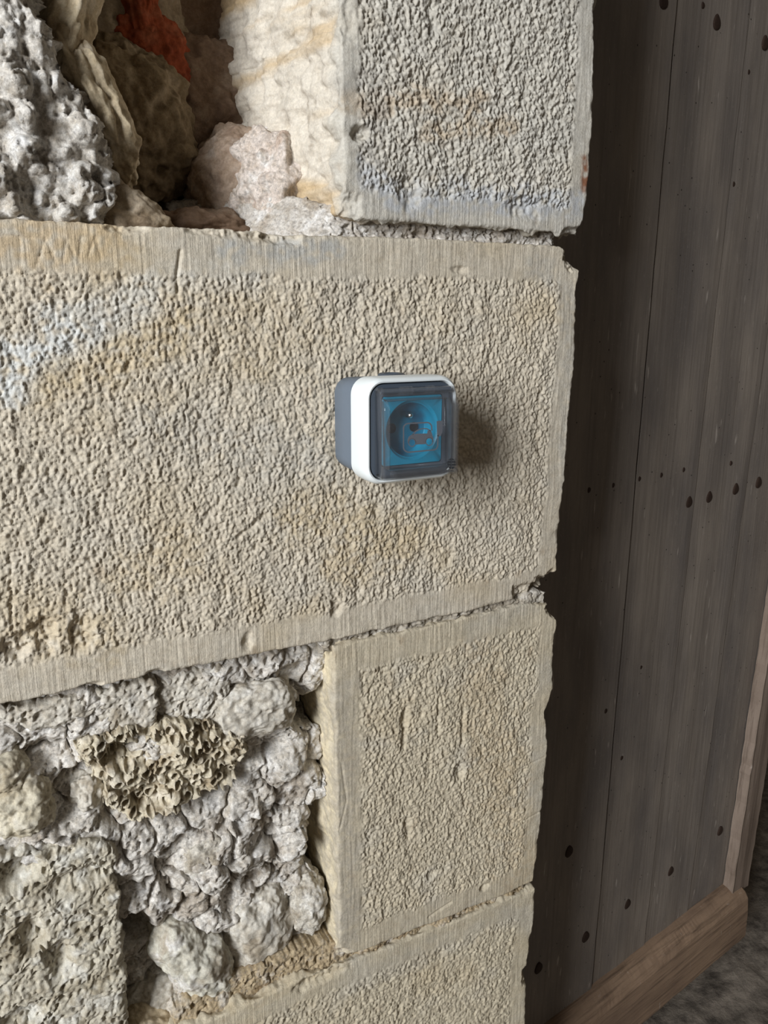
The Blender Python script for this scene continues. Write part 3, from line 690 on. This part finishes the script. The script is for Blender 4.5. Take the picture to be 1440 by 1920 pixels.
# bottom rail
rl = np.array([DP(1350, 1660), DP(1205, 1765), DP(1060, 1890)]); zt = rl[:, 1].mean()
def rail_mesh():
    n = 110; ss = np.linspace(-.52, JS(zt) + .036, n); co = []; rs = np.random.RandomState(4)
    z0 = DP(1300, 1835, .034)[1]
    for i, s in enumerate(ss):
        w = lambda a: a * p2(np.array([s / .03]), np.array([a * 999.]), 3)[0]
        prof = [(-.0006, z0), (.036, z0 + w(.004)), (.038, z0 + .006 + w(.003)), (.037, (z0 + zt) / 2 + w(.002)), (.034, zt - .022 + w(.004)), (.028, zt - .012 + w(.003)), (.010, zt - .002 + w(.002)), (-.0006, zt)]
        endw = .006 * rs.rand() if i == n - 1 else 0
        co += [tuple(DW(s - endw, z, t)) for t, z in prof]
    k = len(prof); q = [(i * k + j, (i + 1) * k + j, (i + 1) * k + (j + 1) % k, i * k + (j + 1) % k) for i in range(n - 1) for j in range(k)]
    me = np_obj('bottom_rail', co, q, M_RAIL, door, smooth=False)
    bm = bmesh.new(); bm.from_mesh(me.data); bmesh.ops.holes_fill(bm, edges=[e for e in bm.edges if e.is_boundary]); bm.to_mesh(me.data); bm.free()
    me['label'] = 'brown grained rail across the foot of the door'
rail_mesh()
# clenched nail heads
def nail_mesh(r, h):
    bm = bmesh.new(); n = 20; rings = []
    rs = np.random.RandomState(int(r * 1e5))
    ph = rs.rand(3) * 6; wob = np.array([1 + .10 * math.sin(2 * math.pi * i / n + ph[0]) + .07 * math.sin(6 * math.pi * i / n + ph[1]) for i in range(n)])
    for rr, hh in ((1.0, -.2), (1.0, .35), (.8, .8), (.4, 1.0)):
        rings.append([bm.verts.new((r * rr * wob[i] * math.cos(2 * math.pi * i / n), -h * hh, r * rr * 1.2 * wob[i] * math.sin(2 * math.pi * i / n))) for i in range(n)])
    for a, b_ in zip(rings[:-1], rings[1:]):
        for i in range(n): bm.faces.new((a[i], a[(i + 1) % n], b_[(i + 1) % n], b_[i]))
    bm.faces.new(rings[-1])
    return bm
big = nail_mesh(.0074, .0022); sml = nail_mesh(.0030, .0012)
nm = {}
for key, bm in (('b', big), ('s', sml)):
    me = bpy.data.meshes.new('nail_head'); bmesh.ops.recalc_face_normals(bm, faces=bm.faces[:]); bm.to_mesh(me); bm.free(); me.materials.append(M_RUST); nm[key] = me
for key, lst in (('b', [(1290, 940), (1329, 931), (1379, 916), (1422, 904), (1342, 42), (1434, 80), (1237, 3), (1257, 1632), (1175, 1693), (1093, 1752), (1005, 1810), (1350, 1557), (1062, 1592)]),
                 ('s', [(1098, 917), (1143, 908), (1197, 897), (1238, 890), (1280, 880), (1403, 135), (1375, 345), (1316, 10), (1370, 868), (1164, 1420), (1130, 1330), (1200, 1250)])):
    for p in lst:
        s, z = DP(*p); o = bpy.data.objects.new('nail_head', nm[key]); COL.objects.link(o); o.parent = door
        o.location = DW(s, z, (.0050 if s < J1(z) else .0012 if s < J2(z) else .0002)) - door.location; o.rotation_euler = (0, 0, math.atan2(DD[1], DD[0]))

# ------------------------------------------------------------------ floor and the far side of the barn
def ground():
    m, nt, b = newmat('packed_stone_floor'); L = nt.links.new
    g = nd(nt, 'ShaderNodeNewGeometry')
    n = nd(nt, 'ShaderNodeTexNoise'); n.inputs['Scale'].default_value = 22; n.inputs['Detail'].default_value = 9; n.inputs['Roughness'].default_value = .7; L(g.outputs['Position'], n.inputs['Vector'])
    r = nd(nt, 'ShaderNodeValToRGB'); L(n.outputs[0], r.inputs[0])
    r.color_ramp.elements[0].position = .35; r.color_ramp.elements[0].color = (*lin(74, 66, 58), 1); r.color_ramp.elements[1].position = .68; r.color_ramp.elements[1].color = (*lin(160, 148, 134), 1)
    L(r.outputs[0], b.inputs['Base Color']); b.inputs['Roughness'].default_value = .9
    bp = nd(nt, 'ShaderNodeBump'); bp.inputs['Strength'].default_value = .8; bp.inputs['Distance'].default_value = .01; L(n.outputs[0], bp.inputs['Height']); L(bp.outputs[0], b.inputs['Normal'])
    n_ = 150; xs = np.linspace(-1, 1, n_); fx = np.sign(xs) * np.abs(xs) ** 1.8
    X, Y = np.meshgrid(.9 + 4 * fx, .3 + 4 * fx); Z = -1.12 + .012 * fbm2(X / .12, Y / .12, 3, 4)
    i = np.arange(n_ * n_).reshape(n_, n_); q = np.stack([i[:-1, :-1], i[:-1, 1:], i[1:, 1:], i[1:, :-1]], -1).reshape(-1, 4)
    tag(np_obj('floor', np.stack([X, Y, Z], -1).reshape(-1, 3), q, m), 'rough dark stone floor beyond the door', 'floor', kind='structure')
ground()
fw = slab('wall_back', -3, 4.8, 3.2, 3.5, -1.14, 2.6, M_MOR, None, lin(110, 98, 84))
tag(fw, 'dim far wall beyond the open door', 'wall', kind='structure')

# ------------------------------------------------------------------ socket
SX, SZ = -.0160, .0040
sock = tag(empty('power_socket', (SX, -.002, SZ)), 'grey and white weatherproof power socket with clear hinged lid over blue outlet', 'socket')
M_SLATE = plain('slate_plastic', lin(106, 117, 130), .55, .4, 0, .04)
M_PLATE = plain('dark_slate_plastic', lin(66, 75, 86), .45, .45, 0, .03)
M_WHITE = plain('white_plastic', lin(226, 232, 233), .4, .45, 0, .015)
M_BLUE = plain('teal_plastic', lin(0, 126, 158), .4, .4, 0, .03)
M_METAL = plain('nickel_pin', lin(235, 232, 225), .18, .5, 1.0, .02)
M_HOLE_MARK = plain('hole_shade_and_mark', lin(14, 20, 26), .8, .2, 0, .1)  # near-black standing in for shade in the holes; also the round print
M_INK = plain('grey_print', lin(92, 96, 104), .6, .3, 0, .03)
def clear_mat():
    m, nt, b = newmat('clear_polycarbonate'); L = nt.links.new; nt.nodes.remove(b)
    out = nt.nodes['Material Output']
    tr = nd(nt, 'ShaderNodeBsdfTransparent'); tr.inputs[0].default_value = (.982, .984, .988, 1)
    gl = nd(nt, 'ShaderNodeBsdfGlossy'); gl.inputs['Roughness'].default_value = .13
    df = nd(nt, 'ShaderNodeBsdfDiffuse'); df.inputs[0].default_value = (.75, .77, .82, 1)
    n = nd(nt, 'ShaderNodeTexNoise'); n.inputs['Scale'].default_value = 160; g = nd(nt, 'ShaderNodeNewGeometry'); L(g.outputs['Position'], n.inputs['Vector'])
    r = nd(nt, 'ShaderNodeMapRange'); r.inputs['To Min'].default_value = .013; r.inputs['To Max'].default_value = .032; L(n.outputs[0], r.inputs['Value'])
    m1 = nd(nt, 'ShaderNodeMixShader'); L(r.outputs[0], m1.inputs[0]); L(tr.outputs[0], m1.inputs[1]); L(df.outputs[0], m1.inputs[2])
    lw = nd(nt, 'ShaderNodeLayerWeight'); lw.inputs[0].default_value = .5
    pw = nd(nt, 'ShaderNodeMath', operation='POWER'); L(lw.outputs['Facing'], pw.inputs[0]); pw.inputs[1].default_value = 5
    fr = nd(nt, 'ShaderNodeMapRange'); L(pw.outputs[0], fr.inputs['Value']); fr.inputs['To Min'].default_value = .032
    m2 = nd(nt, 'ShaderNodeMixShader'); L(fr.outputs[0], m2.inputs[0]); L(m1.outputs[0], m2.inputs[1]); L(gl.outputs[0], m2.inputs[2])
    L(m2.outputs[0], out.inputs['Surface'])
    return m
M_CLEAR = clear_mat()
def rsq(w, h, r, n=8):
    pts = []
    for cx, cz, a0 in ((w / 2 - r, h / 2 - r, 0), (-w / 2 + r, h / 2 - r, 90), (-w / 2 + r, -h / 2 + r, 180), (w / 2 - r, -h / 2 + r, 270)):
        pts += [(cx + r * math.cos(math.radians(a0 + 90 * i / n)), cz + r * math.sin(math.radians(a0 + 90 * i / n))) for i in range(n + 1)]
    return pts
def loft(secs, cap0=True, cap1=True, closed=False):
    bm = bmesh.new(); L = [[bm.verts.new((x, y, z)) for x, z in pts] for pts, y in secs]
    pairs = list(zip(L[:-1], L[1:])) + ([(L[-1], L[0])] if closed else [])
    for a, b_ in pairs:
        n = len(a)
        for i in range(n): bm.faces.new((a[i], a[(i + 1) % n], b_[(i + 1) % n], b_[i]))
    if cap0 and not closed: bm.faces.new(L[0])
    if cap1 and not closed: bm.faces.new(L[-1])
    return bm
def smooth_obj(o, ang=40):
    for p in o.data.polygons: p.use_smooth = True
    o.data.set_sharp_from_angle(angle=math.radians(ang)); return o
def part(name, bm, mat, parent=sock, label=None):
    o = smooth_obj(bm_obj(name, bm, mat, parent))
    if label: o['label'] = label
    return o
S = lambda w, r: rsq(w, w, r)
bbx = part('back_box', loft([(S(.0655, .011), .004), (S(.0700, .012), .0005), (S(.0715, .012), -.018), (S(.0725, .012), -.037)]), M_SLATE, label='slate grey box fixed to the stone')
cyl = lambda r, n=28: [(r * math.cos(2 * math.pi * i / n), r * math.sin(2 * math.pi * i / n)) for i in range(n)]
bm = loft([(cyl(.0105), 0), (cyl(.0105), -.0022), (cyl(.0092), -.0032), (cyl(.006), -.0032), (cyl(.005), -.0022)])
bmesh.ops.rotate(bm, cent=(0, 0, 0), matrix=Matrix.Rotation(math.radians(-90), 3, 'X'), verts=bm.verts); bmesh.ops.translate(bm, vec=(.004, -.019, .0352), verts=bm.verts)
part('cable_entry', bm, M_PLATE, bbx)
fr_ = part('frame', loft([(S(.0735, .012), -.034), (S(.0762, .013), -.0350), (S(.0772, .0135), -.046), (S(.0768, .0135), -.0555), (S(.0752, .013), -.0585), (S(.0725, .012), -.0600), (S(.0705, .011), -.0597), (S(.0695, .011), -.0585), (S(.0695, .011), -.040), (S(.070, .011), -.034)], closed=True), M_WHITE, label='white rounded frame')
bm = loft([(S(.0682, .0105), -.050), (S(.0682, .0105), -.0580), (S(.0672, .010), -.0590), (rsq(.0508, .0508, .0015), -.0590), (rsq(.0508, .0508, .0015), -.050)], closed=True)
bmesh.ops.recalc_face_normals(bm, faces=bm.faces[:])
part('face_plate', bm, M_PLATE, label='dark slate inner plate')
# blue outlet: square plate with a round well
N = 96
def sqa(hw):
    p = []
    for i in range(N):
        a = 2 * math.pi * (i + .5) / N; c, s = math.cos(a), math.sin(a); k = hw / max(abs(c), abs(s)); p.append((k * c, k * s))
    return p
cra = lambda r: [(r * math.cos(2 * math.pi * (i + .5) / N), r * math.sin(2 * math.pi * (i + .5) / N)) for i in range(N)]
out = part('outlet', loft([(sqa(.0250), -.048), (sqa(.0250), -.0590), (sqa(.0246), -.0594), (cra(.0222), -.0594), (cra(.0215), -.0588), (cra(.0208), -.0575), (cra(.0200), -.0572), (cra(.0196), -.0450), (cra(.0188), -.0440), (cra(.012), -.0440), (cra(.0115), -.0444)], cap0=False), M_BLUE, label='teal blue outlet with a round well')
for dx in (-.0095, .0095):
    bm = loft([(cyl(.0036), -.0442), (cyl(.0036), -.0450), (cyl(.0030), -.0450), (cyl(.0026), -.0446)]); bmesh.ops.translate(bm, vec=(dx, 0, 0), verts=bm.verts); part('pin_hole', bm, M_HOLE_MARK, out)  # solid shallow cups; the darkness of the holes is in their colour
bm = loft([(cyl(.0024), -.044), (cyl(.0024), -.0555), (cyl(.0020), -.0566), (cyl(.0011), -.0574)]); bmesh.ops.translate(bm, vec=(0, 0, .0105), verts=bm.verts)
part('earth_pin', bm, M_METAL, out, 'shiny metal earth pin')
# hinged clear lid: the top slopes back to the hinge
def lid_bm(hw, zt_, zb, yb, yf, ys, zk, rb):
    bm = bmesh.new()
    P = lambda x, y, z: bm.verts.new((x, y, z))
    pr = [(yb, zt_), (ys, zt_), (yf, zk), (yf, zb), (yb, zb)]
    l = [P(-hw, y, z) for y, z in pr]; r = [P(hw, y, z) for y, z in pr]
    bm.faces.new(l); bm.faces.new(r[::-1])
    for i in range(4): bm.faces.new((l[i], l[i + 1], r[i + 1], r[i]))
    eds = [e for e in bm.edges if not all(abs(v.co.y - yb) < 1e-6 for v in e.verts)]
    bmesh.ops.bevel(bm, geom=eds, offset=rb, segments=3, affect='EDGES', profile=.6)
    return bm
YF = -.0745
lid = part('lid', lid_bm(.0312, .0315, -.0325, -.0600, YF, -.0665, .0185, .0022), M_CLEAR, label='clear hinged plastic lid')
md = lid.modifiers.new('thickness', 'SOLIDIFY'); md.thickness = .0013; md.offset = -1
rbm = lid_bm(.0262, .0240, -.0262, -.0610, YF + .0018, -.0675, .0175, .0015)
bmesh.ops.recalc_face_normals(rbm, faces=rbm.faces[:]); bmesh.ops.delete(rbm, geom=[f for f in rbm.faces if abs(f.normal.y) > .6], context='FACES')
rib = part('inner_rim', rbm, M_CLEAR, lid)
md = rib.modifiers.new('thickness', 'SOLIDIFY'); md.thickness = .0009; md.offset = -1
bm = bmesh.new(); bmesh.ops.create_cube(bm, size=1); bmesh.ops.scale(bm, vec=(.044, .009, .0045), verts=bm.verts); bmesh.ops.bevel(bm, geom=bm.edges[:], offset=.001, segments=2, affect='EDGES')
bmesh.ops.translate(bm, vec=(.001, -.0675, -.0298), verts=bm.verts); part('finger_grip', bm, M_CLEAR, lid)
def xcyl(name, x0, x1, r, y, z, mat, label=None):
    bm = bmesh.new(); bmesh.ops.create_cone(bm, cap_ends=True, segments=20, radius1=r, radius2=r, depth=x1 - x0, matrix=Matrix.Translation((( x0 + x1) / 2, y, z)) @ Matrix.Rotation(math.pi / 2, 4, 'Y'))
    return part(name, bm, mat, lid, label)
xcyl('hinge_pin', -.0285, .0290, .0016, -.0635, .0295, M_PLATE)
for a, b_ in ((-.0312, -.0275), (-.0135, -.0035), (.0085, .0145), (.0285, .0312)): xcyl('hinge_knuckle', a, b_, .0028, -.0635, .0295, M_CLEAR)
# grey printed emblem: a car inside a cable loop that ends in a plug
def LP(X, Y):
    p = W(620 + X / 5.54, 690 + Y / 5.54, YF - .0024); return (p[0] - SX, p[1] - SZ)
YP = YF - .0001 + .002      # lid empty sits 2 mm in front of the wall plane
def flat(bm, pts, y=YP, th=.00015):
    a = [bm.verts.new((x, y - th, z)) for x, z in pts]; b_ = [bm.verts.new((x, y + th * .3, z)) for x, z in pts]
    bm.faces.new(a); n = len(a)
    for i in range(n): bm.faces.new((a[i], b_[i], b_[(i + 1) % n], a[(i + 1) % n]))
def strokeq(bm, pts, w):
    pts = np.array(pts); tn = np.gradient(pts, axis=0); tn /= np.linalg.norm(tn, axis=1)[:, None] + 1e-12; nr = np.stack([-tn[:, 1], tn[:, 0]], 1) * w / 2
    for i in range(len(pts) - 1): flat(bm, [pts[i] + nr[i], pts[i + 1] + nr[i + 1], pts[i + 1] - nr[i + 1], pts[i] - nr[i]])
YP = YF - .0001
def arc(cx, cy, rx, ry, a0, a1, n=10): return [LP(cx + rx * math.cos(math.radians(a0 + (a1 - a0) * i / n)), cy + ry * math.sin(math.radians(a0 + (a1 - a0) * i / n))) for i in range(n + 1)]
bm = bmesh.new()
loop = [LP(1068, 655)] + arc(1018, 620, 48, 50, 0, -90) + arc(828, 630, 55, 50, 270, 180) + arc(828, 830, 55, 50, 180, 90) + arc(1080, 808, 48, 48, 90, 0) + [LP(1132, 700)]
strokeq(bm, loop, .0010)
flat(bm, [LP(1118, 556), LP(1180, 548), LP(1178, 665), LP(1160, 712), LP(1124, 716)][::-1])
strokeq(bm, [LP(1180, 572), LP(1210, 568)], .0006); strokeq(bm, [LP(1180, 603), LP(1210, 598)], .0006)
part('cable_emblem', bm, M_INK, lid, 'grey printed cable loop with a plug')
bm = bmesh.new()
body = [LP(a, b_) for a, b_ in ((820, 790), (815, 750), (830, 715), (865, 692), (900, 688), (1020, 684), (1024, 655), (1056, 650), (1070, 690), (1082, 730), (1084, 775))]
body += arc(1041, 768, 36, 40, 10, -190, 12) + [LP(1002, 795), LP(902, 800)] + arc(862, 778, 36, 40, 10, -190, 12)
flat(bm, body[::-1])
strokeq(bm, [LP(a, b_) for a, b_ in ((868, 695), (900, 662), (940, 641), (980, 633), (1020, 637), (1052, 655))], .0008)
strokeq(bm, arc(1041, 770, 36, 40, 0, 360, 20), .0006); strokeq(bm, arc(862, 780, 36, 40, 0, 360, 20), .0006)
part('car_emblem', bm, M_INK, lid, 'grey printed car silhouette')
bm = bmesh.new()
for j, (ya, yb_) in enumerate(((945, 962), (970, 990), (1000, 1020), (1030, 1052))):
    def hx(y): return 44 * math.sqrt(max(0, 1 - ((y - 999) / 57) ** 2))
    for sgn in (-1, 1):
        a = [LP(1272 + sgn * 3, ya), LP(1272 + sgn * max(5, hx(ya)), ya), LP(1272 + sgn * max(5, hx(yb_)), yb_), LP(1272 + sgn * 3, yb_)]
        flat(bm, a if sgn < 0 else a[::-1])
part('round_mark', bm, M_HOLE_MARK, lid, 'small dark striped round mark')
